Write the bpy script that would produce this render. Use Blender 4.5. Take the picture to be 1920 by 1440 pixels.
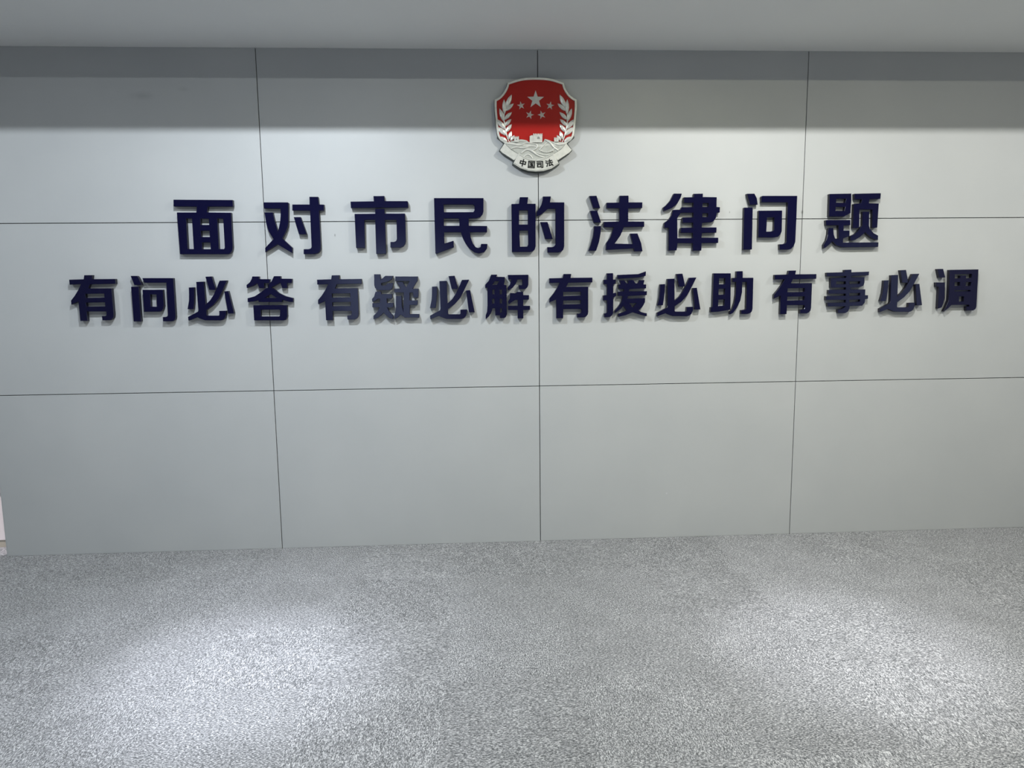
import bpy, bmesh, math, random
from mathutils import Vector, Matrix

random.seed(7)
scene = bpy.context.scene
for o in list(bpy.data.objects):
    bpy.data.objects.remove(o, do_unlink=True)
COL = scene.collection

# ------------------------------------------------------------------ camera
F_PX = 1331.0
YAW, PITCH, ROLL = 0.0507, -0.1284, -0.0110
CAM = Vector((-0.3619, -4.0204, 1.4555))
fw = Vector((math.sin(YAW) * math.cos(PITCH), math.cos(YAW) * math.cos(PITCH), math.sin(PITCH)))
rt0 = Vector((math.cos(YAW), -math.sin(YAW), 0))
up0 = rt0.cross(fw)
RT = math.cos(ROLL) * rt0 + math.sin(ROLL) * up0
UP = RT.cross(fw)
cd = bpy.data.cameras.new('camera')
cd.sensor_fit = 'HORIZONTAL'
cd.sensor_width = 36.0
cd.lens = F_PX / 1920 * 36.0
cd.clip_start = 0.05
cam = bpy.data.objects.new('camera', cd)
COL.objects.link(cam)
m = Matrix.Identity(4)
for r in range(3):
    m[r][0], m[r][1], m[r][2], m[r][3] = RT[r], UP[r], -fw[r], CAM[r]
cam.matrix_world = m
scene.camera = cam

# ------------------------------------------------------------------ world and exposure
w = bpy.data.worlds.new('world')
scene.world = w
w.use_nodes = True
w.node_tree.nodes['Background'].inputs[0].default_value = (0.75, 0.85, 1.0, 1)
w.node_tree.nodes['Background'].inputs[1].default_value = 0.6
scene.view_settings.view_transform = 'Standard'
scene.view_settings.look = 'None'
scene.view_settings.gamma = 1.0
scene.view_settings.use_curve_mapping = False
scene.view_settings.exposure = 0.0

# light settings of the room's luminaires and the added cabinet lamp (watts and colours), used by their builders below
NEAR_W, FAR_W, BEAM_W, PASSAGE_W = 47.0, 18.0, 720.0, 420.0
WINDOW_STRENGTH = 1.5
COOL, WARM = (0.88, 0.95, 1.0), (1.0, 0.995, 0.93)

# ------------------------------------------------------------------ geometry constants
FLOOR, SOFFIT = 0.0, 2.755
ROW_Z = (0.0, 0.9208, 1.8509, 2.755)
SOFFIT_DEPTH, CEIL = 0.75, 3.13
ROOM_L, ROOM_R, ROOM_B = -5.0, 4.5, -7.0


def ray(px, py):
    return fw + RT * ((px - 960) / F_PX) - UP * ((py - 720) / F_PX)


def on_wall(px, py, off=0.0):
    d = ray(px, py)
    return CAM + d * ((-off - CAM.y) / d.y)


def on_floor(px, py):
    d = ray(px, py)
    return CAM + d * (-CAM.z / d.z)


# ------------------------------------------------------------------ materials
def mat(name, col, rough=0.5, spec=0.5, metal=0.0, emit=None, strength=0.0):
    mt = bpy.data.materials.new(name)
    mt.use_nodes = True
    b = mt.node_tree.nodes['Principled BSDF']
    b.inputs['Base Color'].default_value = (*col, 1)
    b.inputs['Roughness'].default_value = rough
    b.inputs['Metallic'].default_value = metal
    b.inputs['Specular IOR Level'].default_value = spec
    if emit:
        b.inputs['Emission Color'].default_value = (*emit, 1)
        b.inputs['Emission Strength'].default_value = strength
    return mt


def noise_mat(name, c0, c1, scale, rough, bump=0.0, spec=0.5, detail=4.0, metal=0.0):
    mt = mat(name, c0, rough, spec, metal)
    nt = mt.node_tree
    b = nt.nodes['Principled BSDF']
    tc = nt.nodes.new('ShaderNodeTexCoord')
    n = nt.nodes.new('ShaderNodeTexNoise')
    n.inputs['Scale'].default_value = scale
    n.inputs['Detail'].default_value = detail
    nt.links.new(tc.outputs['Object'], n.inputs['Vector'])
    r = nt.nodes.new('ShaderNodeMapRange')
    r.inputs[1].default_value, r.inputs[2].default_value = 0.3, 0.7
    nt.links.new(n.outputs['Fac'], r.inputs[0])
    mx = nt.nodes.new('ShaderNodeMix')
    mx.data_type = 'RGBA'
    mx.inputs[6].default_value = (*c0, 1)
    mx.inputs[7].default_value = (*c1, 1)
    nt.links.new(r.outputs[0], mx.inputs[0])
    nt.links.new(mx.outputs[2], b.inputs['Base Color'])
    if bump:
        bp = nt.nodes.new('ShaderNodeBump')
        bp.inputs['Strength'].default_value = bump
        bp.inputs['Distance'].default_value = 0.002
        nt.links.new(n.outputs['Fac'], bp.inputs['Height'])
        nt.links.new(bp.outputs[0], b.inputs['Normal'])
    return mt


def panel_material():
    """painted grey board with faint mottling and the few smudges the wall carries"""
    mt = noise_mat('panel_paint', (0.470, 0.485, 0.495), (0.500, 0.513, 0.520), 2.2, 0.42, 0.0, 0.35, 5)
    nt = mt.node_tree
    b = nt.nodes['Principled BSDF']
    src = b.inputs['Base Color'].links[0].from_socket
    geo = nt.nodes.new('ShaderNodeNewGeometry')
    nz = nt.nodes.new('ShaderNodeTexNoise')
    nz.inputs['Scale'].default_value = 14.0
    nt.links.new(geo.outputs['Position'], nz.inputs['Vector'])
    for (px, py, rx, rz, amt) in ((268, 180, 0.10, 0.030, 0.16), (628, 441, 0.006, 0.012, 0.75),
                                  (1504, 398, 0.010, 0.016, 0.75), (345, 167, 0.05, 0.02, 0.10),
                                  (1368, 398, 0.004, 0.008, 0.6), (1250, 925, 0.006, 0.006, -0.4)):
        c = on_wall(px, py)
        sub = nt.nodes.new('ShaderNodeVectorMath'); sub.operation = 'SUBTRACT'
        sub.inputs[1].default_value = c
        nt.links.new(geo.outputs['Position'], sub.inputs[0])
        sc = nt.nodes.new('ShaderNodeVectorMath'); sc.operation = 'MULTIPLY'
        sc.inputs[1].default_value = (1 / rx, 1.0, 1 / rz)
        nt.links.new(sub.outputs[0], sc.inputs[0])
        ln = nt.nodes.new('ShaderNodeVectorMath'); ln.operation = 'LENGTH'
        nt.links.new(sc.outputs[0], ln.inputs[0])
        ad = nt.nodes.new('ShaderNodeMath'); ad.operation = 'ADD'
        nt.links.new(ln.outputs['Value'], ad.inputs[0])
        nt.links.new(nz.outputs['Fac'], ad.inputs[1])
        mr = nt.nodes.new('ShaderNodeMapRange'); mr.interpolation_type = 'SMOOTHSTEP'
        mr.inputs[1].default_value, mr.inputs[2].default_value = 0.3, 1.5
        mr.inputs[3].default_value, mr.inputs[4].default_value = abs(amt), 0.0
        nt.links.new(ad.outputs[0], mr.inputs[0])
        mx = nt.nodes.new('ShaderNodeMix'); mx.data_type = 'RGBA'
        nt.links.new(mr.outputs[0], mx.inputs[0])
        nt.links.new(src, mx.inputs[6])
        v = 0.05 if amt > 0 else 0.8
        mx.inputs[7].default_value = (v, v, v * 1.1, 1)
        src = mx.outputs[2]
    nt.links.new(src, b.inputs['Base Color'])
    return mt


def carpet_material():
    """grey melange loop pile; the grain runs along the tile's own axes"""
    mt = mat('carpet_pile', (0.3, 0.3, 0.31), 0.95, 0.1)
    nt = mt.node_tree
    b = nt.nodes['Principled BSDF']
    tc = nt.nodes.new('ShaderNodeTexCoord')
    oi = nt.nodes.new('ShaderNodeObjectInfo')
    mp = nt.nodes.new('ShaderNodeMapping')
    mp.inputs['Scale'].default_value = (1.0, 2.1, 1.0)
    nt.links.new(tc.outputs['Object'], mp.inputs['Vector'])
    off = nt.nodes.new('ShaderNodeVectorMath'); off.operation = 'SCALE'
    off.inputs[0].default_value = (31.0, 17.0, 5.0)
    nt.links.new(oi.outputs['Random'], off.inputs['Scale'])
    nt.links.new(off.outputs[0], mp.inputs['Location'])
    n1 = nt.nodes.new('ShaderNodeTexNoise')
    n1.inputs['Scale'].default_value = 125.0
    n1.inputs['Detail'].default_value = 3.0
    n1.inputs['Roughness'].default_value = 0.62
    n1.inputs['Distortion'].default_value = 0.6
    nt.links.new(mp.outputs[0], n1.inputs['Vector'])
    n2 = nt.nodes.new('ShaderNodeTexNoise')
    n2.inputs['Scale'].default_value = 5.0
    n2.inputs['Detail'].default_value = 3.0
    geo = nt.nodes.new('ShaderNodeNewGeometry')
    nt.links.new(geo.outputs['Position'], n2.inputs['Vector'])
    r1 = nt.nodes.new('ShaderNodeValToRGB')
    e = r1.color_ramp.elements
    e[0].position, e[0].color = 0.345, (0.042, 0.044, 0.048, 1)
    e[1].position, e[1].color = 0.665, (0.56, 0.56, 0.575, 1)
    k = e.new(0.5); k.color = (0.182, 0.187, 0.198, 1)
    nt.links.new(n1.outputs['Fac'], r1.inputs[0])
    # slow variation of the pile lean
    mr = nt.nodes.new('ShaderNodeMapRange')
    mr.inputs[1].default_value, mr.inputs[2].default_value = 0.3, 0.7
    mr.inputs[3].default_value, mr.inputs[4].default_value = 0.92, 1.08
    nt.links.new(n2.outputs['Fac'], mr.inputs[0])
    tr = nt.nodes.new('ShaderNodeMapRange')
    tr.inputs[3].default_value, tr.inputs[4].default_value = 0.93, 1.05
    nt.links.new(oi.outputs['Random'], tr.inputs[0])
    mu = nt.nodes.new('ShaderNodeMath'); mu.operation = 'MULTIPLY'
    nt.links.new(mr.outputs[0], mu.inputs[0]); nt.links.new(tr.outputs[0], mu.inputs[1])
    vm = nt.nodes.new('ShaderNodeVectorMath'); vm.operation = 'SCALE'
    nt.links.new(r1.outputs[0], vm.inputs[0]); nt.links.new(mu.outputs[0], vm.inputs['Scale'])
    nt.links.new(vm.outputs[0], b.inputs['Base Color'])
    bp = nt.nodes.new('ShaderNodeBump')
    bp.inputs['Strength'].default_value = 0.7
    bp.inputs['Distance'].default_value = 0.004
    nt.links.new(n1.outputs['Fac'], bp.inputs['Height'])
    nt.links.new(bp.outputs[0], b.inputs['Normal'])
    b.inputs['Sheen Weight'].default_value = 0.25
    b.inputs['Sheen Roughness'].default_value = 0.5
    return mt


M = {
    'panel': panel_material(),
    'core': noise_mat('joint_backing', (0.030, 0.031, 0.033), (0.050, 0.051, 0.053), 30, 0.9),
    'ceiling': noise_mat('ceiling_paint', (0.82, 0.83, 0.83), (0.85, 0.86, 0.855), 1.5, 0.8, 0.05, 0.2),
    'white': noise_mat('white_paint', (0.34, 0.34, 0.34), (0.38, 0.38, 0.37), 2.0, 0.7),
    'slab': noise_mat('screed', (0.20, 0.20, 0.20), (0.26, 0.26, 0.26), 12, 0.9),
    'carpet': carpet_material(),
    'navy': noise_mat('navy_acrylic', (0.0030, 0.0030, 0.0250), (0.0040, 0.0040, 0.0285), 3.0, 0.14, 0.0, 0.45),
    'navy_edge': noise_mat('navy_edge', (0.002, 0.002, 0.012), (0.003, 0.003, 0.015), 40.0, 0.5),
    'silver': noise_mat('silver_relief', (0.62, 0.62, 0.58), (0.72, 0.72, 0.68), 60, 0.36, 0.15, 0.5, 3, 0.35),
    'silver_mid': noise_mat('silver_ground', (0.44, 0.45, 0.42), (0.52, 0.53, 0.50), 60, 0.42, 0.2, 0.5, 3, 0.35),
    'silver_dark': noise_mat('silver_groove', (0.20, 0.21, 0.20), (0.27, 0.28, 0.27), 80, 0.5, 0.0, 0.5, 3, 0.3),
    'plate': noise_mat('dark_plate', (0.050, 0.062, 0.058), (0.070, 0.080, 0.076), 20, 0.5),
    'red': noise_mat('red_enamel', (0.340, 0.010, 0.008), (0.375, 0.013, 0.010), 8, 0.35, 0.0, 0.25),
    'ink': mat('black_ink', (0.012, 0.013, 0.014), 0.5),
    'cabinet': noise_mat('white_laminate', (0.78, 0.72, 0.73), (0.80, 0.745, 0.75), 5, 0.4),
    'plinth': noise_mat('beige_plinth', (0.40, 0.37, 0.31), (0.45, 0.42, 0.35), 8, 0.6),
    'housing': mat('luminaire_housing', (0.8, 0.8, 0.8), 0.4),
    'frame': mat('window_frame', (0.75, 0.76, 0.77), 0.4),
    'pane_dim': mat('shaded_pane', (0.6, 0.7, 0.8), 0.1, 0.5, 0, (0.66, 0.78, 1.0), WINDOW_STRENGTH * 0.30),
    'pane': mat('daylight_pane', (0.6, 0.7, 0.8), 0.1, 0.5, 0, (0.62, 0.76, 1.0), WINDOW_STRENGTH),
}


# ------------------------------------------------------------------ helpers
def tag(o, label=None, cat=None, group=None, kind=None):
    if label: o['label'] = label
    if cat: o['category'] = cat
    if group: o['group'] = group
    if kind: o['kind'] = kind
    return o


def empty(name, loc, parent=None):
    o = bpy.data.objects.new(name, None)
    o.empty_display_size = 0.05
    COL.objects.link(o)
    o.location = loc
    if parent: o.parent = parent
    return o


def link(name, me, mats, parent=None, loc=(0, 0, 0)):
    o = bpy.data.objects.new(name, me)
    COL.objects.link(o)
    for mt in (mats if isinstance(mats, (list, tuple)) else [mats]):
        if mt.name not in [x.name for x in me.materials if x]:
            me.materials.append(mt)
    o.location = loc
    if parent: o.parent = parent
    return o


def box_mesh(name, x0, x1, y0, y1, z0, z1, bevel=0.0, seg=1):
    bm = bmesh.new()
    bmesh.ops.create_cube(bm, size=1.0)
    for v in bm.verts:
        v.co = Vector(((x0 + x1) / 2 + v.co.x * (x1 - x0), (y0 + y1) / 2 + v.co.y * (y1 - y0), (z0 + z1) / 2 + v.co.z * (z1 - z0)))
    if bevel:
        bmesh.ops.bevel(bm, geom=list(bm.edges), offset=bevel, segments=seg, affect='EDGES', profile=0.5)
    me = bpy.data.meshes.new(name)
    bm.to_mesh(me); bm.free()
    return me


def box(name, x0, x1, y0, y1, z0, z1, mt, parent=None, bevel=0.0, loc=None):
    o = link(name, box_mesh(name, x0, x1, y0, y1, z0, z1, bevel), mt, parent)
    return o


def plate_mesh(name, loops, front, back, bevel=0.0012, res=1):
    """filled outline with holes standing on the wall; loops in (x, z), front/back = distance off the wall"""
    cu = bpy.data.curves.new(name, 'CURVE')
    cu.dimensions = '2D'
    cu.fill_mode = 'BOTH'
    th = front - back
    cu.extrude = max(th / 2 - bevel, 0.0001)
    cu.bevel_depth = bevel
    cu.bevel_resolution = 0
    cu.offset = -bevel
    for lp in loops:
        sp = cu.splines.new('POLY')
        sp.points.add(len(lp) - 1)
        for p, (x, z) in zip(sp.points, lp):
            p.co = (x, z, 0, 1)
        sp.use_cyclic_u = True
    ob = bpy.data.objects.new(name, cu)
    me = bpy.data.meshes.new_from_object(ob)
    bpy.data.objects.remove(ob)
    bpy.data.curves.remove(cu)
    mid = (front + back) / 2
    me.transform(Matrix(((1, 0, 0, 0), (0, 0, -1, -mid), (0, 1, 0, 0), (0, 0, 0, 1))))
    me.name = name
    bm = bmesh.new(); bm.from_mesh(me)
    bmesh.ops.remove_doubles(bm, verts=bm.verts, dist=1e-6)
    bmesh.ops.recalc_face_normals(bm, faces=bm.faces)
    bm.to_mesh(me); bm.free()
    for p in me.polygons: p.use_smooth = False
    return me


def tube_mesh(name, pts, rad, taper=True):
    cu = bpy.data.curves.new(name, 'CURVE')
    cu.dimensions = '3D'
    cu.bevel_depth = rad
    cu.bevel_resolution = 2
    cu.use_fill_caps = True
    sp = cu.splines.new('BEZIER')
    sp.bezier_points.add(len(pts) - 1)
    n = len(pts)
    for i, p in enumerate(pts):
        q = sp.bezier_points[i]
        q.co = p
        q.handle_left_type = q.handle_right_type = 'AUTO'
        if taper: q.radius = 0.45 + 0.55 * math.sin(math.pi * (i + 0.5) / n)
    cu.resolution_u = 5
    ob = bpy.data.objects.new(name, cu)
    me = bpy.data.meshes.new_from_object(ob)
    bpy.data.objects.remove(ob); bpy.data.curves.remove(cu)
    for p in me.polygons: p.use_smooth = True
    return me


# ------------------------------------------------------------------ the setting
EDGE_L = on_wall(15, 1045).x
COLS = (EDGE_L, -1.5, 0.0, 1.5, 3.0, ROOM_R)
PANEL_T, BACK_T = 0.016, 0.130
GAP = 0.0040
wall = box('wall_back', EDGE_L + 0.001, ROOM_R, PANEL_T, BACK_T, 0, CEIL, M['core'])
tag(wall, 'grey partition wall faced with large flat panels behind the lettering', kind='structure')
for c in range(len(COLS) - 1):
    for r in range(3):
        x0 = COLS[c] + (GAP / 2 if c else 0)
        x1 = COLS[c + 1] - GAP / 2
        z0 = ROW_Z[r] + (GAP / 2 if r else 0.0)
        z1 = ROW_Z[r + 1] - (GAP / 2 if r < 2 else 0.0)
        p = box('wall_panel', x0, x1, 0.0, PANEL_T, z0, z1, M['panel'], wall, 0.0008)
end = box('end_panel', EDGE_L - 0.004, EDGE_L, 0.0, BACK_T, 0, SOFFIT, M['panel'], wall)

floor = box('floor', ROOM_L, ROOM_R, ROOM_B, 2.0, -0.10, -0.008, M['slab'])
tag(floor, 'grey carpeted floor in front of the wall', kind='structure')
T = 0.5
tile_me = [box_mesh('carpet_tile', -T / 2, T / 2, -T / 2, T / 2, -0.008, 0.0)]
tile_me[0].materials.append(M['carpet'])
ny = 12
for j in range(-1, ny):
    for i in range(19):
        x = ROOM_L + T / 2 + i * T
        y = -T / 2 - j * T
        if j < 0 and x > EDGE_L - 0.3 + T: continue
        o = bpy.data.objects.new('carpet_tile', tile_me[0])
        COL.objects.link(o)
        o.location = (x, y, 0)
        o.rotation_euler = (0, 0, math.pi / 2 * ((i + j) % 2) + math.pi * random.randint(0, 1))
        o.parent = floor

soffit = box('ceiling', ROOM_L, ROOM_R, -SOFFIT_DEPTH, 2.0, SOFFIT, SOFFIT + 0.02, M['ceiling'])
tag(soffit, 'plain lowered grey ceiling strip along the top of the wall', kind='structure')
fascia = box('fascia', ROOM_L, ROOM_R, -SOFFIT_DEPTH, -SOFFIT_DEPTH + 0.02, SOFFIT + 0.02, CEIL, M['ceiling'], soffit)
main_ceil = box('ceiling_main', ROOM_L, ROOM_R, ROOM_B, -SOFFIT_DEPTH, CEIL, CEIL + 0.05, M['ceiling'])
tag(main_ceil, 'higher main ceiling of the room', kind='structure')
for nm, a in (('wall_left', (ROOM_L - 0.1, ROOM_L, ROOM_B, 2.0)), ('wall_right', (ROOM_R, ROOM_R + 0.1, ROOM_B, 2.0)),
              ('wall_far', (ROOM_L, ROOM_R, 2.0, 2.1)), ('wall_front', (ROOM_L, ROOM_R, ROOM_B - 0.1, ROOM_B))):
    o = box(nm, *a, 0, CEIL, M['white'])
    tag(o, 'plain painted room wall', kind='structure')

# windows in the wall behind the viewer, the ones mirrored in the glossy letters
def window(n, a0, a1, z0, z1, on_side, pane, f=0.05):
    wd = empty('window_%d' % n, (0, 0, 0))
    tag(wd, 'daylit window in the wall facing the lettering' if not on_side else 'wide daylit window in the right side wall', kind='structure')

    def bar(name, u0, u1, w0, w1, d0, d1, mt):
        if on_side: box(name, ROOM_R - d1, ROOM_R - d0, u0, u1, w0, w1, mt, wd)
        else: box(name, u0, u1, ROOM_B + d0, ROOM_B + d1, w0, w1, mt, wd)
    bar('pane', a0, a1, z0, z1, 0.002, 0.012, pane)
    mid = (a0 + a1) / 2
    for q in ((a0 - f, a1 + f, z0 - f, z0), (a0 - f, a1 + f, z1, z1 + f), (a0 - f, a0, z0, z1), (a1, a1 + f, z0, z1), (mid - 0.015, mid + 0.015, z0, z1)):
        bar('window_frame', *q, 0.0, 0.03, M['frame'])


window(1, -2.45, -0.92, 0.85, 2.15, False, M['pane'])
window(2, -6.0, -3.4, 0.85, 2.05, True, M['pane_dim'])


# ------------------------------------------------------------------ luminaires (all above or behind the view)
def downlight(x, y, z, spill, beam, colour, label, beam_colour=(1, 1, 1), group='surface downlights of the main ceiling'):
    """short drum on the ceiling: an open mouth that spills light wide, with a narrow core beam straight down"""
    t = empty('downlight', (x, y, z))
    tag(t, label, 'ceiling light', group)
    n = 24
    bm = bmesh.new()
    prof = ((0.075, 0.0), (0.075, -0.022), (0.062, -0.024), (0.060, -0.016), (0.0, -0.016))
    rings = [[bm.verts.new((r * math.cos(2 * math.pi * k / n), r * math.sin(2 * math.pi * k / n), h)) for k in range(n)] for r, h in prof[:4]]
    for a, b in zip(rings, rings[1:]):
        for k in range(n):
            bm.faces.new((a[k], a[(k + 1) % n], b[(k + 1) % n], b[k]))
    bm.faces.new(rings[3])
    bmesh.ops.recalc_face_normals(bm, faces=bm.faces)
    me = bpy.data.meshes.new('drum'); bm.to_mesh(me); bm.free()
    link('drum', me, M['housing'], t)
    ld = bpy.data.lights.new('lamp', 'AREA')
    ld.shape = 'DISK'; ld.size = 0.075
    ld.energy = spill; ld.color = colour
    lo = bpy.data.objects.new('lamp', ld); COL.objects.link(lo)
    lo.location = (0, 0, -0.027); lo.parent = t
    for cone, share in ((26, 0.64), (52, 0.27)) if beam else ():
        ld = bpy.data.lights.new('beam_lamp', 'SPOT')
        ld.energy = beam * share; ld.color = beam_colour
        ld.spot_size = math.radians(cone); ld.spot_blend = 1.0
        ld.shadow_soft_size = 0.04
        lo = bpy.data.objects.new('beam_lamp', ld); COL.objects.link(lo)
        lo.location = (0, 0, -0.030); lo.parent = t
    return t


D1, D2 = 1.37, 2.45
NAMES = ('far left', 'middle left', 'middle right', 'far right')
for k, (x, f, g, c) in enumerate(((-3.55, 0.38, 0.0, COOL), (-1.30, 1.12, 1.0, COOL), (1.17, 1.08, 0.62, WARM), (3.30, 0.66, 0.0, WARM))):
    downlight(x, -D1, CEIL, NEAR_W * f, BEAM_W * g, c, '%s downlight of the ceiling row nearer the wall' % NAMES[k],
              (0.87, 0.90, 1.0) if x < 0 else (0.95, 0.95, 1.0))
    downlight(x, -D2, CEIL, FAR_W * f * (1.35 if k == 2 else 1.0), 0, (1.0, 0.96, 0.62) if k == 2 else c, '%s downlight of the ceiling row farther from the wall' % NAMES[k])


def cabinet_fill_spot(loc, aim, watts, colour, label):
    """small fill lamp added out of view to brighten the cabinet in the passage"""
    t = empty('cabinet_fill_spot', loc)
    tag(t, label, 'cabinet_fill_spot')
    d = (Vector(aim) - Vector(loc)).normalized()
    rot = d.to_track_quat('-Z', 'Y').to_matrix().to_4x4()
    bm = bmesh.new()
    bmesh.ops.create_cone(bm, cap_ends=True, segments=20, radius1=0.035, radius2=0.035, depth=0.015, matrix=Matrix.Translation((0, 0, -0.0075)))
    me = bpy.data.meshes.new('base'); bm.to_mesh(me); bm.free()
    link('base', me, M['housing'], t)
    bm = bmesh.new()
    bmesh.ops.create_cone(bm, cap_ends=True, segments=20, radius1=0.032, radius2=0.026, depth=0.09, matrix=Matrix.Translation((0, 0, -0.065)) @ rot)
    me = bpy.data.meshes.new('head'); bm.to_mesh(me); bm.free()
    link('head', me, M['housing'], t)
    ld = bpy.data.lights.new('lamp', 'SPOT')
    ld.energy = watts; ld.color = colour
    ld.spot_size = math.radians(12.5); ld.spot_blend = 0.10; ld.shadow_soft_size = 0.02  # tight cone keeps this added light off the partition end
    lo = bpy.data.objects.new('lamp', ld); COL.objects.link(lo)
    lo.matrix_local = Matrix.Translation(Vector((0, 0, -0.065)) + d * 0.06) @ rot
    lo.parent = t


cabinet_fill_spot((EDGE_L - 1.1, -1.0 + 0.35, SOFFIT), (EDGE_L - 0.335, 0.15, 0.36), PASSAGE_W, (1.0, 0.93, 0.95), 'small unseen fill lamp added to brighten the white cabinet in the passage')

# ------------------------------------------------------------------ white cabinet glimpsed past the end of the partition
cf = on_floor(5, 1027.5)
cy = max(cf.y, BACK_T + 0.02)
cab = empty('low_cabinet', (EDGE_L - 0.5, cy, 0))
tag(cab, 'low white cabinet on a beige plinth past the left end of the wall', 'cabinet')
ch = CAM.z + (ray(2, 920) * ((cy - CAM.y) / ray(2, 920).y)).z
ph = CAM.z + (ray(5, 1013) * ((cy - CAM.y) / ray(5, 1013).y)).z
box('plinth', -0.75, 0.72, 0.004, 0.40, 0.0, ph, M['plinth'], cab)
body = box('body', -0.75, 0.74, 0.0, 0.42, ph, ch - 0.02, M['cabinet'], cab, 0.002)
box('top', -0.76, 0.75, -0.006, 0.43, ch - 0.02, ch, M['white'], cab, 0.002)

# ------------------------------------------------------------------ raised characters
FACE, REAR = 0.026, 0.001           # face and rear of the 25 mm letters glued to the wall


def poly_area(p):
    return 0.5 * sum(p[i][0] * p[(i + 1) % len(p)][1] - p[(i + 1) % len(p)][0] * p[i][1] for i in range(len(p)))


def trim_sides(lp, solid, v):
    """the traced silhouette also holds the visible side walls: pull those edges in to leave the face"""
    n = len(lp)
    s = 1 if (poly_area(lp) > 0) == solid else -1
    lines = []
    for i in range(n):
        a, b = Vector(lp[i]), Vector(lp[(i + 1) % n])
        d = b - a
        if d.length < 1e-9: d = Vector((1e-9, 0))
        d.normalize()
        nrm = Vector((d.y, -d.x)) * s
        k = max(0.0, nrm.dot(v))
        lines.append((a - nrm * k, d, nrm, k))
    out = []
    for i in range(n):
        a0, d0, n0, k0 = lines[i - 1]
        a1, d1, n1, k1 = lines[i]
        cr = d0.x * d1.y - d0.y * d1.x
        p = Vector(lp[i])
        if abs(cr) > 0.25:
            t = ((a1 - a0).x * d1.y - (a1 - a0).y * d1.x) / cr
            q = a0 + d0 * t
        else:
            q = p - (n0 * k0 + n1 * k1) / 2
        if (q - p).length > 2.5 * v.length: q = p - (n0 * k0 + n1 * k1) / 2
        out.append((q.x, q.y))
    return out


def parse(s):
    return [tuple(float(c) for c in q.split(',')) for q in s.split()]


def glyph(crop, islands):
    """islands: list of 'outer | hole | hole' strings in crop pixels -> list of loops in wall metres"""
    ox, oy, k = crop
    res = []
    allp = []
    for isl in islands:
        loops = []
        for lp in isl.split('|'):
            pts = [on_wall(ox + x / k, oy + y / k, FACE) for x, y in parse(lp)]
            loops.append([(p.x, p.z) for p in pts])
            allp += loops[-1]
        res.append(loops)
    cx = sum(p[0] for p in allp) / len(allp)
    cz = sum(p[1] for p in allp) / len(allp)
    v = Vector((CAM.x - cx, CAM.z - cz)) * ((FACE - REAR) / (-CAM.y - REAR))
    return [[trim_sides(lp, i == 0, v) for i, lp in enumerate(loops)] for loops in res]


def build_character(loops_list, label, group, shift=(0, 0), source=None):
    """one raised character; several loose strokes become parts of one thing. Returns (thing, meshes, origin)"""
    xs = [p[0] for l in loops_list for p in l[0]]
    zs = [p[1] for l in loops_list for p in l[0]]
    org = Vector(((min(xs) + max(xs)) / 2, 0, min(zs)))
    if source:
        meshes, org0 = source
        org = org0 + Vector((shift[0], 0, shift[1]))
    else:
        meshes = []
        for loops in loops_list:
            me = plate_mesh('stroke', [[(x - org.x, z - org.z) for x, z in lp] for lp in loops], FACE, REAR, 0.0010)
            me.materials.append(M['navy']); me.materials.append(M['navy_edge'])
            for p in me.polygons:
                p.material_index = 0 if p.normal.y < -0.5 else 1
            meshes.append(me)
    if len(meshes) == 1:
        t = bpy.data.objects.new('sign_character', meshes[0])
        COL.objects.link(t)
        t.location = org
        tag(t, label, 'character', group)
        return t, meshes, org
    t = empty('sign_character', org)
    tag(t, label, 'character', group)
    for me in meshes:
        o = bpy.data.objects.new('stroke', me)
        COL.objects.link(o)
        o.parent = t
    return t, meshes, org


K2 = 1920 / 220
UPPER = 'large navy characters of the upper line'
LOWER = 'smaller navy characters of the lower line'

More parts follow.
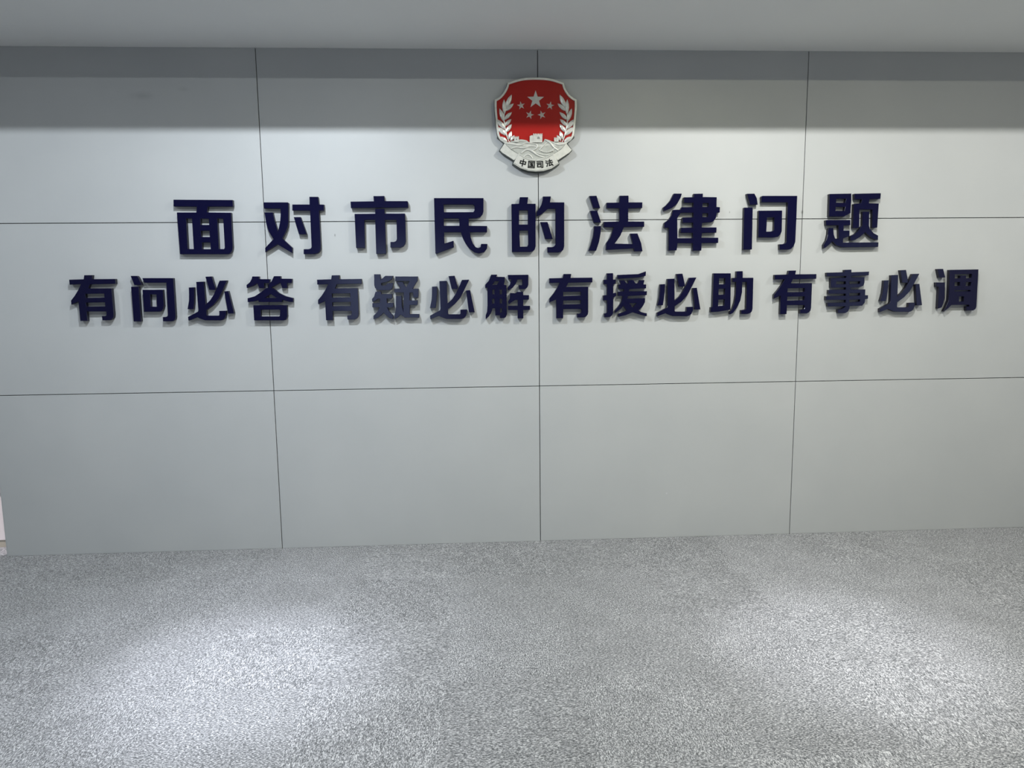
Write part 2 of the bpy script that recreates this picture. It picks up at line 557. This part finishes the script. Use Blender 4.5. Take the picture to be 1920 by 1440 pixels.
GLYPHS_UPPER = [
    ('面', (310, 350, 6), 'large boxy navy character 面, first at the left end of the upper line', [
        '90,146 775,150 780,228 497,228 487,290 757,293 777,690 770,728 745,757 705,766 165,764 128,290 347,290 354,228 92,226'
        '|252,362 300,362 320,702 270,702|414,365 488,365 493,430 414,430|418,500 497,500 500,566 422,566|430,632 506,632 510,703 432,703'
        '|602,362 650,362 668,685 660,702 620,702']),
    ('对', (310, 350, 6), 'large navy character 对, second of the upper line, crossing the left panel joint', [
        '1104,176 1385,176 1398,190 1398,400 1390,450 1365,520 1328,588 1440,692 1440,755 1272,655 1124,750 1122,690 1215,590 1160,500 1135,420 1114,290 1220,290 1240,380 1272,485 1290,400 1296,330 1296,252 1110,250',
        '1620,114 1730,114 1740,200 1797,202 1797,272 1742,274 1762,680 1755,725 1730,752 1690,763 1556,763 1556,703 1610,703 1635,695 1644,680 1628,274 1428,272 1428,200 1622,200',
        '1444,342 1532,342 1603,540 1505,540']),
    ('市', (630, 350, 6), 'large navy character 市, third from the left in the upper line', [
        '420,106 548,104 552,162 805,162 815,175 818,240 168,244 162,168 425,164',
        '440,250 550,250 553,302 780,302 785,380 792,610 785,650 760,680 725,690 612,690 612,622 650,622 675,612 684,590 680,378 556,378 570,760 452,762 440,378 325,378 332,694 226,694 208,306 440,304']),
    ('民', (630, 350, 6), 'large navy character 民, fourth from the left in the upper line', [
        '1102,128 1660,128 1660,280 1650,315 1625,345 1580,360 1492,362 1495,440 1700,442 1700,515 1506,517 1515,570 1540,640 1570,680 1600,690 1625,680 1632,644 1704,644 1700,700 1670,740 1610,755 1560,745 1500,700 1455,640 1425,580 1405,517 1216,517 1220,640 1322,608 1326,685 1130,760 1118,755'
        '|1210,205 1540,205 1558,218 1558,265 1545,286 1215,288|1213,362 1375,362 1388,372 1388,440 1213,440']),
    ('的', (940, 350, 6), 'large navy character 的 straight below the red emblem on the middle joint', [
        '205,118 302,118 292,192 386,192 386,670 375,710 350,732 320,740 116,740 110,195 195,192|200,270 295,270 295,426 200,426|203,498 297,498 299,655 290,674 210,676',
        '465,110 558,110 548,176 708,176 708,670 698,710 670,735 640,745 516,745 514,680 570,680 595,672 606,655 606,252 520,252 490,280 440,320 396,338 394,290 430,240 450,200 462,150',
        '434,398 520,398 580,592 490,594']),
    ('法', (940, 350, 6), 'large navy character 法 with three loose dots at its left, upper line', [
        '980,104 1072,102 1114,245 1026,245',
        '988,272 1078,270 1124,408 1032,410',
        '1036,444 1122,444 1118,520 1100,620 1065,725 972,725 1000,650 1025,560 1034,490',
        '1322,102 1432,100 1432,176 1588,176 1586,244 1428,248 1428,392 1608,392 1608,455 1378,460 1340,550 1275,640 1470,645 1440,528 1532,526 1575,640 1590,730 1492,732 1482,700 1170,716 1172,640 1220,570 1258,462 1144,460 1144,396 1320,392 1320,248 1176,246 1176,180 1322,178']),
    ('律', (1220, 350, 6), 'large navy character 律, third from the right end of the upper line', [
        '250,78 352,78 335,130 300,190 240,240 135,280 126,240 170,205 215,150',
        '472,80 588,78 588,116 744,118 742,228 780,230 778,294 744,296 735,350 712,385 680,404 578,412 576,458 742,458 740,522 576,526 574,574 762,574 760,638 574,640 570,724 458,726 462,642 302,640 292,722 186,724 190,468 138,468 140,412 190,375 222,325 240,262 326,258 336,232 466,230 468,186 360,186 360,120 472,118'
        '|335,300 468,298 467,345 345,347 345,412 464,412 464,460 325,462 325,524 462,526 462,578 302,580 300,352'
        '|585,190 638,190 636,228 584,228|582,305 632,305 630,342 582,342']),
    ('问', (1220, 350, 6), 'large navy character 问 like an open frame, second from the right, upper line', [
        '1062,80 1168,78 1195,130 1206,206 1098,210',
        '1032,236 1150,234 1140,710 1022,714',
        '1226,118 1245,103 1650,103 1640,370 1628,620 1610,670 1580,700 1540,712 1432,712 1430,648 1480,648 1500,640 1508,620 1524,180 1226,180',
        '1198,270 1480,268 1476,500 1460,540 1430,565 1380,575 1190,575|1310,350 1372,350 1368,495 1350,505 1302,506']),
    ('题', (1480, 350, K2), 'large dense navy character 题 at the right end of the upper line', [
        '622,120 1016,112 1016,232 1010,300 1003,430 885,495 612,495|768,205 895,205 880,264 768,264|760,338 880,338 868,396 758,396',
        '562,548 1000,545 1000,636 890,640 888,716 988,718 985,810 882,845 880,915 1462,910 1455,992 830,1000 740,970 685,915 640,960 590,1000 525,1030 526,960 570,885 595,780 605,680 722,675 728,780 752,850 775,850 768,640 565,640',
        '1030,116 1500,106 1492,205 1312,210 1302,272 1466,275 1440,675 1320,680 1325,380 1150,378 1145,680 1005,685 1020,285 1140,275 1155,215 1030,215',
        '1165,412 1310,410 1305,640 1320,690 1380,760 1455,800 1452,875 1400,880 1320,850 1255,800 1222,765 1160,820 1080,870 985,890 965,880 965,815 1040,780 1110,710 1160,640']),
]
for ch_, crop, lab, isl in GLYPHS_UPPER:
    build_character(glyph(crop, isl), lab, UPPER)

# the lower line: the two characters that come four times are built once, then copied
YOU = glyph((1015, 500, K2), [
    '358,120 490,118 478,182 836,178 836,256 440,264 412,330 768,328 768,740 760,785 735,815 700,832 578,834 576,768 620,768 640,760 648,740 648,695 358,695 358,845 238,845 236,540 122,590 124,520 190,440 250,350 296,264 122,270 122,190 345,184'
    '|358,415 640,412 638,474 358,480|358,555 640,550 638,612 358,618'])
BI = glyph((1215, 500, K2), [
    '180,288 280,284 275,400 262,530 245,632 132,634 165,500 175,400',
    '448,118 565,112 604,290 600,328 490,328',
    '300,200 436,194 436,540 500,480 560,390 600,310 660,180 795,176 700,360 640,470 550,570 437,650 437,720 445,735 600,735 612,725 615,660 740,655 735,720 715,770 680,800 640,812 390,810 330,790 280,765 132,822 130,755 290,670 300,640',
    '716,350 800,342 860,700 748,704'])


def anchor(crop, x, y):
    p = on_wall(crop[0] + x / K2, crop[1] + y / K2, FACE)
    return Vector((p.x, p.z))


def bounds(g):
    pts = [p for l in g for p in l[0]]
    return min(p[0] for p in pts), max(p[0] for p in pts), min(p[1] for p in pts), max(p[1] for p in pts)


yb, bb = bounds(YOU), bounds(BI)
you_tl = Vector((yb[0], anchor((1015, 500), 122, 190).y))
you_tr = Vector((yb[1], anchor((1015, 500), 836, 178).y))
_, you_me, you_org = build_character(YOU, 'small navy character 有 just right of the middle panel joint in the lower line', LOWER)
for d, lab in ((anchor((120, 500), 80, 212) - you_tl, 'small navy character 有 at the far left end of the lower line'),
               (anchor((585, 500), 80, 212) - you_tl, 'small navy character 有, fifth from the left in the lower line'),
               (anchor((1430, 490), 882, 208) - you_tr, 'small navy character 有 crossing the right panel joint in the lower line')):
    build_character(YOU, lab, LOWER, d, (you_me, you_org))
bi_bl = Vector((bb[0], anchor((1215, 500), 130, 755).y))
bi_tr = Vector((max(p[0] for p in BI[2][0] if p[1] > bb[3] - 0.05), anchor((1215, 500), 795, 176).y))
_, bi_me, bi_org = build_character(BI, 'small slanting navy character 必, eleventh from the left in the lower line', LOWER)
for d, lab in ((anchor((340, 500), 108, 822) - bi_bl, 'small slanting navy character 必, third from the left in the lower line'),
               (anchor((790, 500), 142, 800) - bi_bl, 'small slanting navy character 必, seventh from the left in the lower line'),
               (anchor((1630, 490), 822, 202) - bi_tr, 'small slanting navy character 必, second from the right end of the lower line')):
    build_character(BI, lab, LOWER, d, (bi_me, bi_org))

GLYPHS_LOWER = [
    ('问', (120, 500, K2), 'small frame-shaped navy character 问, second from the left in the lower line', [
        '1088,150 1225,150 1250,180 1305,300 1150,302',
        '1095,328 1252,326 1292,898 1138,898',
        '1280,186 1818,186 1858,820 1850,860 1820,885 1785,895 1618,895 1615,825 1670,822 1690,812 1700,790 1672,262 1312,264',
        '1284,378 1648,376 1665,640 1655,690 1625,725 1580,738 1308,740|1440,455 1510,455 1520,655 1450,655']),
    ('答', (340, 500, K2), 'small navy character 答 crossing the left panel joint in the lower line', [
        '1160,160 1290,160 1292,202 1465,204 1462,268 1375,270 1378,350 1275,354 1245,280 1170,325 1070,355 1065,300 1120,255 1150,200',
        '1515,155 1642,155 1645,196 1830,198 1830,264 1750,268 1752,350 1650,350 1625,272 1560,305 1490,340 1530,362 1600,420 1700,475 1848,515 1850,578 1770,578 1670,548 1665,580 1265,580 1260,555 1180,575 1085,582 1082,518 1200,485 1300,420 1385,352 1425,345 1428,285 1475,240'
        '|1385,512 1470,452 1560,512',
        '1175,632 1750,630 1755,820 1735,865 1690,880 1190,880|1318,705 1600,703 1618,715 1612,800 1600,815 1322,815']),
    ('疑', (585, 500, K2), 'small dense navy character 疑 with a pale sheen, sixth in the lower line', [
        '1015,124 1122,124 1130,210 1200,150 1336,150 1320,200 1260,240 1140,270 1140,300 1160,308 1210,305 1230,270 1335,268 1330,330 1310,370 1270,386 1110,386 1060,375 1030,345 1018,300',
        '1038,410 1135,408 1145,448 1320,448 1320,520 1232,522 1235,594 1340,594 1338,665 1240,668 1270,730 1336,800 1333,862 1260,840 1175,760 1100,830 1005,865 1005,805 1070,740 1100,668 988,665 988,598 1112,595 1112,525 1080,530 1040,560 988,580 980,530 1015,490',
        '1362,160 1738,160 1735,230 1655,360 1752,360 1748,505 1660,508 1650,425 1605,425 1605,552 1740,552 1735,625 1608,628 1608,775 1762,775 1760,835 1520,835 1452,790 1400,842 1346,860 1346,800 1365,740 1372,660 1372,480 1475,480 1478,640 1498,735 1500,425 1348,422 1344,362 1452,358 1385,252 1490,250 1545,332 1595,238 1362,235']),
    ('解', (790, 500, K2), 'small navy character 解 just left of the middle panel joint in the lower line', [
        '1140,130 1240,130 1228,165 1368,168 1365,240 1350,295 1395,300 1400,780 1385,825 1350,842 1285,840 1285,800 1208,798 1205,680 1165,680 1140,760 1105,815 1050,860 1050,800 1072,740 1080,640 1078,340 1042,352 1042,295 1100,230'
        '|1165,295 1200,240 1270,238 1235,295|1160,375 1195,375 1195,452 1160,452|1282,375 1318,375 1318,452 1282,452|1158,525 1195,525 1195,605 1158,605|1282,525 1318,525 1318,605 1282,605|1288,682 1318,682 1316,740 1288,764',
        '1415,135 1752,132 1752,290 1738,335 1710,362 1670,370 1595,365 1592,302 1640,302 1650,290 1650,208 1575,208 1545,280 1500,340 1420,390 1408,345 1450,290 1470,205 1420,205',
        '1452,430 1545,432 1568,412 1665,412 1668,465 1762,465 1760,538 1668,540 1668,640 1780,640 1778,705 1668,710 1670,845 1575,848 1575,712 1420,710 1418,640 1575,640 1575,545 1530,548 1480,580 1430,615 1418,575 1445,520']),
    ('援', (1015, 500, K2), 'small navy character 援, tenth from the left in the lower line', [
        '1060,108 1175,106 1176,212 1220,212 1218,278 1178,290 1178,432 1226,420 1224,480 1178,502 1178,745 1165,790 1130,820 1090,828 1016,826 1012,765 1045,765 1062,750 1062,550 1000,552 1000,470 1060,466 1062,290 1006,284 1006,214 1060,212',
        '1235,135 1580,120 1712,72 1708,150 1600,178 1235,200',
        '1268,228 1358,222 1395,275 1410,275 1405,222 1510,220 1540,272 1570,270 1590,220 1690,220 1672,290 1715,292 1715,355 1440,368 1440,405 1728,402 1726,465 1420,482 1408,525 1700,515 1695,585 1660,650 1590,718 1640,745 1728,765 1725,815 1640,795 1490,750 1380,795 1250,825 1245,770 1330,745 1385,720 1335,650 1300,690 1190,770 1190,715 1250,650 1300,570 1320,480 1240,478 1242,412 1340,402 1340,368 1250,362 1248,298 1290,290'
        '|1440,598 1545,598 1490,664']),
    ('助', (1215, 500, K2), 'small navy character 助, fifth from the right end of the lower line', [
        '1050,108 1356,108 1350,705 1140,740 1000,748 1002,665 1032,662|1165,190 1240,188 1236,285 1162,288|1158,365 1238,362 1232,455 1155,458|1152,540 1232,535 1225,635 1150,645',
        '1425,75 1552,72 1552,182 1726,180 1712,690 1700,735 1670,762 1630,775 1500,775 1500,710 1545,708 1575,700 1582,680 1592,250 1545,250 1540,420 1510,560 1450,680 1390,760 1318,795 1315,740 1354,690 1390,590 1412,450 1420,250 1360,250 1360,185 1422,182']),
    ('事', (1430, 490, K2), 'small many-barred navy character 事, third from the right in the lower line', [
        '1305,140 1455,135 1455,178 1745,166 1738,228 1450,242 1450,265 1668,262 1668,350 1650,400 1600,420 1445,432 1445,460 1682,458 1678,555 1728,555 1724,612 1680,620 1670,680 1630,725 1425,735 1422,770 1400,820 1350,848 1200,850 1195,790 1260,785 1320,745 1325,738 1030,740 1032,680 1325,675 1325,632 1000,632 1000,570 1325,565 1325,530 1042,530 1045,468 1325,462 1328,428 1080,430 1078,275 1330,268 1332,242 1015,246 1015,185 1305,178'
        '|1205,330 1325,330 1325,374 1205,376|1420,330 1560,328 1555,368 1420,372|1420,522 1560,520 1555,560 1420,566|1418,628 1560,626 1555,662 1418,670']),
    ('调', (1630, 490, K2), 'small dense navy character 调 at the far right end of the lower line', [
        '1070,125 1210,123 1245,265 1100,270',
        '1050,345 1240,345 1235,600 1210,700 1185,755 1075,790 1095,420 1050,415',
        '1270,140 1788,130 1755,740 1740,780 1700,805 1545,808 1545,740 1590,740 1590,712 1345,715 1290,770 1215,825 1172,820 1215,740 1250,640 1262,400'
        '|1402,212 1635,208 1628,272 1585,275 1585,232 1445,235 1440,276 1402,278|1398,340 1440,340 1438,402 1395,402|1585,340 1625,340 1612,402 1580,402'
        '|1395,474 1612,472 1612,492 1395,494|1470,575 1505,575 1500,657 1470,657']),
]
for ch_, crop, lab, isl in GLYPHS_LOWER:
    build_character(glyph(crop, isl), lab, LOWER)

# ------------------------------------------------------------------ the emblem
EK, EX, EY = 1440 / 210, 900, 130
E_OFF = 0.040


def ez(x, y):
    p = on_wall(EX + x / EK, EY + y / EK, E_OFF)
    return Vector((p.x, p.z))


e_org2 = ez(718, 1315)
E_ORG = Vector((e_org2.x, 0, e_org2.y))


def el(x, y):
    p = ez(x, y) - e_org2
    return (p.x, p.y)


def smooth(pts, n=4, closed=True):
    out = []
    N = len(pts)
    for i in range(N if closed else N - 1):
        p0, p1, p2, p3 = (Vector(pts[(i + k - 1) % N]) if closed else Vector(pts[min(max(i + k - 1, 0), N - 1)]) for k in range(4))
        for k in range(n):
            t = k / n
            out.append(tuple(0.5 * ((2 * p1) + (p2 - p0) * t + (2 * p0 - 5 * p1 + 4 * p2 - p3) * t * t + (3 * p1 - p0 - 3 * p2 + p3) * t ** 3)))
    if not closed: out.append(tuple(pts[-1]))
    return out


def mirror(pts):
    return [(1436 - x, y) for x, y in pts]


half_top = smooth([(718, 98), (850, 104), (960, 125), (1085, 168)], 5, False)
half_notch = smooth([(1085, 168), (1094, 215), (1118, 265), (1155, 318), (1200, 358), (1250, 386)], 4, False)[1:]
half_side = smooth([(1250, 386), (1249, 500), (1238, 620), (1224, 760), (1200, 870), (1110, 955)], 4, False)[1:]
half = half_top + half_notch + half_side
shield = half + [(718, 1000)] + mirror(half)[::-1][:-1]
ihalf = (smooth([(718, 127), (845, 132), (950, 152), (1060, 188)], 5, False) + smooth([(1060, 188), (1070, 228), (1095, 281), (1133, 335), (1179, 377), (1221, 402)], 4, False)[1:]
         + smooth([(1221, 402), (1220, 500), (1210, 620), (1196, 760), (1174, 862), (1096, 930)], 4, False)[1:])
inner = ihalf + [(718, 975)] + mirror(ihalf)[::-1][:-1]


def inset(pts, d):
    n = len(pts)
    s = 1 if poly_area(pts) > 0 else -1
    out = []
    for i in range(n):
        a, b, c = Vector(pts[i - 1]), Vector(pts[i]), Vector(pts[(i + 1) % n])
        d0, d1 = (b - a).normalized(), (c - b).normalized()
        n0, n1 = Vector((-d0.y, d0.x)) * s, Vector((-d1.y, d1.x)) * s
        bi = n0 + n1
        if bi.length < 1e-6: bi = n0
        bi.normalize()
        k = d / max(0.5, bi.dot(n0))
        out.append(tuple(b + bi * k))
    return out


emb = empty('wall_emblem', E_ORG + Vector((0, 0.0095, 0)))
tag(emb, 'red and silver shield emblem with stars and ribbon above the lettering', 'emblem')


def epl(name, loops, front, back, mt, parent=emb, bevel=0.0010):
    me = plate_mesh(name, [[el(*p) for p in lp] for lp in loops], front, back, bevel)
    return link(name, me, mt, parent)


rib_c = [(495, 1080), (428, 1212), (520, 1270), (620, 1303), (718, 1313), (820, 1305), (920, 1275), (1014, 1212), (945, 1080), (850, 1135), (718, 1163), (590, 1140)]
rib_l = [(318, 948), (256, 1038), (290, 1072), (440, 1168), (508, 1092), (400, 1035)]
rib_r = [(1110, 948), (1182, 1035), (1152, 1068), (1000, 1168), (930, 1092), (1040, 1032)]
back_half = [p for p in half if p[1] < 850]
back_out = back_half + [(1215, 868), (1128, 945), (1186, 1036), (1154, 1072), (1012, 1164), (1022, 1216), (922, 1282), (820, 1313), (718, 1322), (620, 1312), (516, 1279),
                                 (420, 1216), (430, 1164), (288, 1078), (250, 1038), (310, 942), (222, 868)] + mirror(back_half)[::-1][:-1]
epl('backing_plate', [inset(back_out, -4)], 0.034, 0.010, M['plate'])
epl('field', [[(718 + (x - 718) * 1.014, 545 + (y - 545) * 1.014) for x, y in inner]], 0.037, 0.033, M['red'])
epl('rim', [shield, inner], 0.043, 0.033, M['silver'], bevel=0.002)

# five faceted stars
def star(cx, cy, R, rot):
    c = Vector(el(cx, cy))
    k = (Vector(el(cx + 100, cy)) - c).length / 100
    bm = bmesh.new()
    top = bm.verts.new((c.x, -0.0465, c.y))
    ring = []
    for i in range(10):
        a = math.radians(90 + rot) + i * math.pi / 5
        r = R * k * (1.0 if i % 2 == 0 else 0.40)
        ring.append(bm.verts.new((c.x + r * math.cos(a), -0.0375, c.y + r * math.sin(a))))
    low = [bm.verts.new((v.co.x, -0.036, v.co.z)) for v in ring]
    for i in range(10):
        j = (i + 1) % 10
        bm.faces.new((top, ring[i], ring[j]))
        bm.faces.new((ring[i], low[i], low[j], ring[j]))
    bmesh.ops.recalc_face_normals(bm, faces=bm.faces)
    me = bpy.data.meshes.new('star'); bm.to_mesh(me); bm.free()
    return link('star', me, M['silver'], emb)


for a in ((718, 382, 114, 0), (530, 458, 54, 10), (905, 460, 54, -10), (642, 578, 56, -16), (797, 578, 56, 16)):
    star(*a)

# two leafy branches
LEAVES = [((352, 925), (235, 862), 62), ((348, 842), (217, 735), 64), ((328, 762), (207, 632), 64), ((312, 668), (252, 495), 58),
          ((316, 566), (310, 378), 56), ((334, 488), (408, 318), 62), ((328, 528), (435, 432), 50), ((312, 640), (411, 543), 52),
          ((316, 722), (404, 633), 50), ((336, 800), (409, 698), 52), ((372, 892), (406, 788), 50), ((392, 915), (446, 840), 40)]
STEM = [(378, 935), (352, 870), (332, 790), (316, 700), (310, 620), (316, 540), (334, 470), (352, 420)]


def leaf_mesh(b, t, wd):
    B, Tn = Vector(el(*b)), Vector(el(*t))
    ax = Tn - B
    L = ax.length
    ax.normalize()
    nx = Vector((-ax.y, ax.x))
    k = (Vector(el(818, 700)) - Vector(el(718, 700))).length / 100
    hw = wd * k / 2
    bm = bmesh.new()
    prof = ((0.0, 0.25), (0.18, 0.72), (0.42, 1.0), (0.68, 0.85), (0.88, 0.42), (1.0, 0.02))
    rows = []
    for u, f in prof:
        c = B + ax * L * u
        z = 0.0405 + 0.0065 * math.sin(math.pi * min(1, 0.15 + 0.85 * u))
        row = []
        for s, dz in ((-1, 0.036), (-0.85, z - 0.003), (0, z), (0.85, z - 0.003), (1, 0.036)):
            q = c + nx * hw * f * s
            row.append(bm.verts.new((q.x, -dz, q.y)))
        rows.append(row)
    for a, c in zip(rows, rows[1:]):
        for i in range(4):
            bm.faces.new((a[i], a[i + 1], c[i + 1], c[i]))
    bmesh.ops.recalc_face_normals(bm, faces=bm.faces)
    if sum(f.normal.y for f in bm.faces) > 0:
        bmesh.ops.reverse_faces(bm, faces=bm.faces)
    me = bpy.data.meshes.new('leaf'); bm.to_mesh(me); bm.free()
    return me


for flip in (False, True):
    fx = (lambda p: (1436 - p[0], p[1])) if flip else (lambda p: p)
    sp = [fx(p) for p in STEM]
    stem = link('branch', tube_mesh('branch', [(el(*p)[0], -0.042, el(*p)[1]) for p in sp], 0.0035), M['silver'], emb)
    for b, t, wd in LEAVES:
        link('leaf', leaf_mesh(fx(b), fx(t), wd), M['silver'], stem)

# hills with a winding wall and three battlement towers
hill_top = smooth([(325, 945), (420, 914), (520, 895), (600, 908), (650, 938), (800, 936), (835, 892), (900, 908), (940, 924), (1050, 928), (1112, 945)], 3, False)
hill_bot = smooth([(1122, 960), (1040, 1048), (940, 1108), (830, 1150), (718, 1163), (606, 1150), (500, 1098), (400, 1042), (318, 965)], 3, False)
hills = epl('hills', [hill_top + hill_bot], 0.042, 0.033, M['silver_mid'], bevel=0.002)
for pts, rad in (([(335, 950), (420, 962), (520, 972), (600, 942), (690, 950)], .0042), ([(390, 1020), (470, 1000), (560, 1008), (640, 985), (740, 992)], .0046),
                 ([(530, 1075), (610, 1030), (670, 1050), (740, 1100), (830, 1132)], .0056), ([(560, 1128), (612, 1092), (655, 1112), (680, 1148)], .004),
                 ([(832, 898), (900, 940), (950, 1000), (1010, 1040)], .0052), ([(760, 1030), (840, 1064), (910, 1050), (970, 1010)], .0045),
                 ([(870, 930), (810, 985), (760, 1035)], .004), ([(940, 935), (1000, 965), (1090, 960)], .004),
                 ([(420, 925), (520, 915), (610, 925)], .0036), ([(700, 1060), (790, 1090), (880, 1100)], .0036),
                 ([(690, 945), (740, 985), (700, 1030), (650, 1045)], .0044), ([(910, 950), (960, 985), (1040, 985)], .0034)):
    link('ridge', tube_mesh('ridge', [(el(*p)[0], -0.0425, el(*p)[1]) for p in pts], rad), M['silver'], hills)
for i in range(7):
    x = 775 + i * 26
    y = 1052 + 16 * math.sin(i / 6 * math.pi)
    a, b = el(x, y), el(x + 13, y - 16)
    box('battlement', a[0], b[0], -0.0485, -0.042, a[1], b[1], M['silver'], hills)


def tower(x0, x1, y0, y1, merl, door=None):
    n = merl * 2 - 1
    stp = (x1 - x0) / n
    top = []
    for i in range(n):
        yy = y0 if i % 2 == 0 else y0 + 14
        top += [(x0 + i * stp, yy), (x0 + (i + 1) * stp, yy)]
    loops = [top + [(x1, y1), (x0, y1)]]
    t = epl('tower', loops, 0.048, 0.034, M['silver'], bevel=0.0008)
    a, b = el(x0 - 4, y0 + 26), el(x1 + 4, y0 + 32)
    box('cornice', a[0], b[0], -0.0495, -0.040, b[1], a[1], M['silver'], t)
    if door:
        dx, dy, dr = door
        arch = [(dx + dr * math.cos(math.radians(k)), dy - dr * math.sin(math.radians(k))) for k in range(0, 181, 30)] + [(dx - dr, dy + dr * 0.7), (dx + dr, dy + dr * 0.7)]
        me = plate_mesh('doorway', [[el(*p) for p in arch]], 0.0486, 0.0470, 0.0002)
        link('doorway', me, M['silver_dark'], t)
    return t


tower(686, 802, 822, 940, 6, (752, 882, 17))
epl('tower_wing', [[(640, 856), (662, 846), (688, 846), (688, 940), (640, 940)]], 0.0455, 0.034, M['silver'], bevel=0.0008)
tower(440, 500, 858, 935, 4, (470, 900, 9))
tower(955, 1012, 872, 930, 4, (982, 905, 8))

# ribbon and its lettering
rl = epl('ribbon_end', [rib_l], 0.044, 0.033, M['silver'], bevel=0.0012)
rr = epl('ribbon_end', [rib_r], 0.044, 0.033, M['silver'], bevel=0.0012)
rc = epl('ribbon', [rib_c], 0.049, 0.033, M['silver'], bevel=0.0015)
for pts, par in (([(330, 962), (410, 1030), (500, 1086)], rl), ([(1100, 962), (1035, 1026), (938, 1086)], rr),
                 ([(505, 1098), (600, 1152), (718, 1174), (840, 1148), (938, 1096)], rc), ([(440, 1205), (560, 1272), (718, 1300), (880, 1274), (1004, 1205)], rc)):
    d = 0.0442 if par is not rc else 0.0492
    link('groove', tube_mesh('groove', [(el(*p)[0], -d, el(*p)[1]) for p in pts], 0.0009, False), M['silver_dark'], par)

SMALL = {   # strokes as thick lines in a 100-unit square
    '中': ((552, 1200), 14, [((12, 32), (88, 32)), ((88, 32), (88, 66)), ((12, 32), (12, 66)), ((12, 66), (88, 66)), ((50, 2), (50, 100))]),
    '国': ((662, 1222), 4, [((8, 8), (92, 8)), ((92, 8), (92, 96)), ((8, 8), (8, 96)), ((8, 96), (92, 96)), ((26, 28), (74, 28)), ((30, 50), (70, 50)), ((24, 76), (76, 76)), ((50, 28), (50, 76)), ((62, 60), (68, 66))]),
    '司': ((770, 1222), -3, [((8, 10), (90, 10)), ((90, 10), (90, 92)), ((90, 94), (72, 94)), ((8, 32), (70, 32)), ((16, 52), (66, 52)), ((66, 52), (66, 84)), ((16, 52), (16, 84)), ((16, 84), (66, 84))]),
    '法': ((890, 1204), -13, [((8, 10), (22, 22)), ((4, 36), (18, 46)), ((6, 92), (24, 62)), ((36, 22), (96, 22)), ((64, 2), (64, 48)), ((30, 48), (100, 48)), ((60, 48), (44, 86)), ((44, 88), (88, 80)), ((78, 64), (96, 94))]),
}
for chn, ((cx, cy), rot, strokes) in SMALL.items():
    bm = bmesh.new()
    ca, sa = math.cos(math.radians(rot)), math.sin(math.radians(rot))
    SZ = 90
    for (ax, ay), (bx, by) in strokes:
        A, B = Vector(((ax - 50) / 100 * SZ, (ay - 50) / 100 * SZ)), Vector(((bx - 50) / 100 * SZ, (by - 50) / 100 * SZ))
        d = (B - A).normalized()
        nrm = Vector((-d.y, d.x)) * 7.2
        A, B = A - d * 5, B + d * 5
        q = []
        for p in (A + nrm, B + nrm, B - nrm, A - nrm):
            x, y = p.x * ca - p.y * sa, p.x * sa + p.y * ca
            e = el(cx + x, cy + y)
            q.append(e)
        f = [bm.verts.new((e[0], -0.0502, e[1])) for e in q]
        g = [bm.verts.new((e[0], -0.0480, e[1])) for e in q]
        bm.faces.new(f)
        for i in range(4):
            bm.faces.new((f[i], f[(i + 1) % 4], g[(i + 1) % 4], g[i]))
    bmesh.ops.recalc_face_normals(bm, faces=bm.faces)
    me = bpy.data.meshes.new('lettering'); bm.to_mesh(me); bm.free()
    o = link('lettering', me, M['ink'], rc)
    o['label'] = 'black character %s on the ribbon' % chn
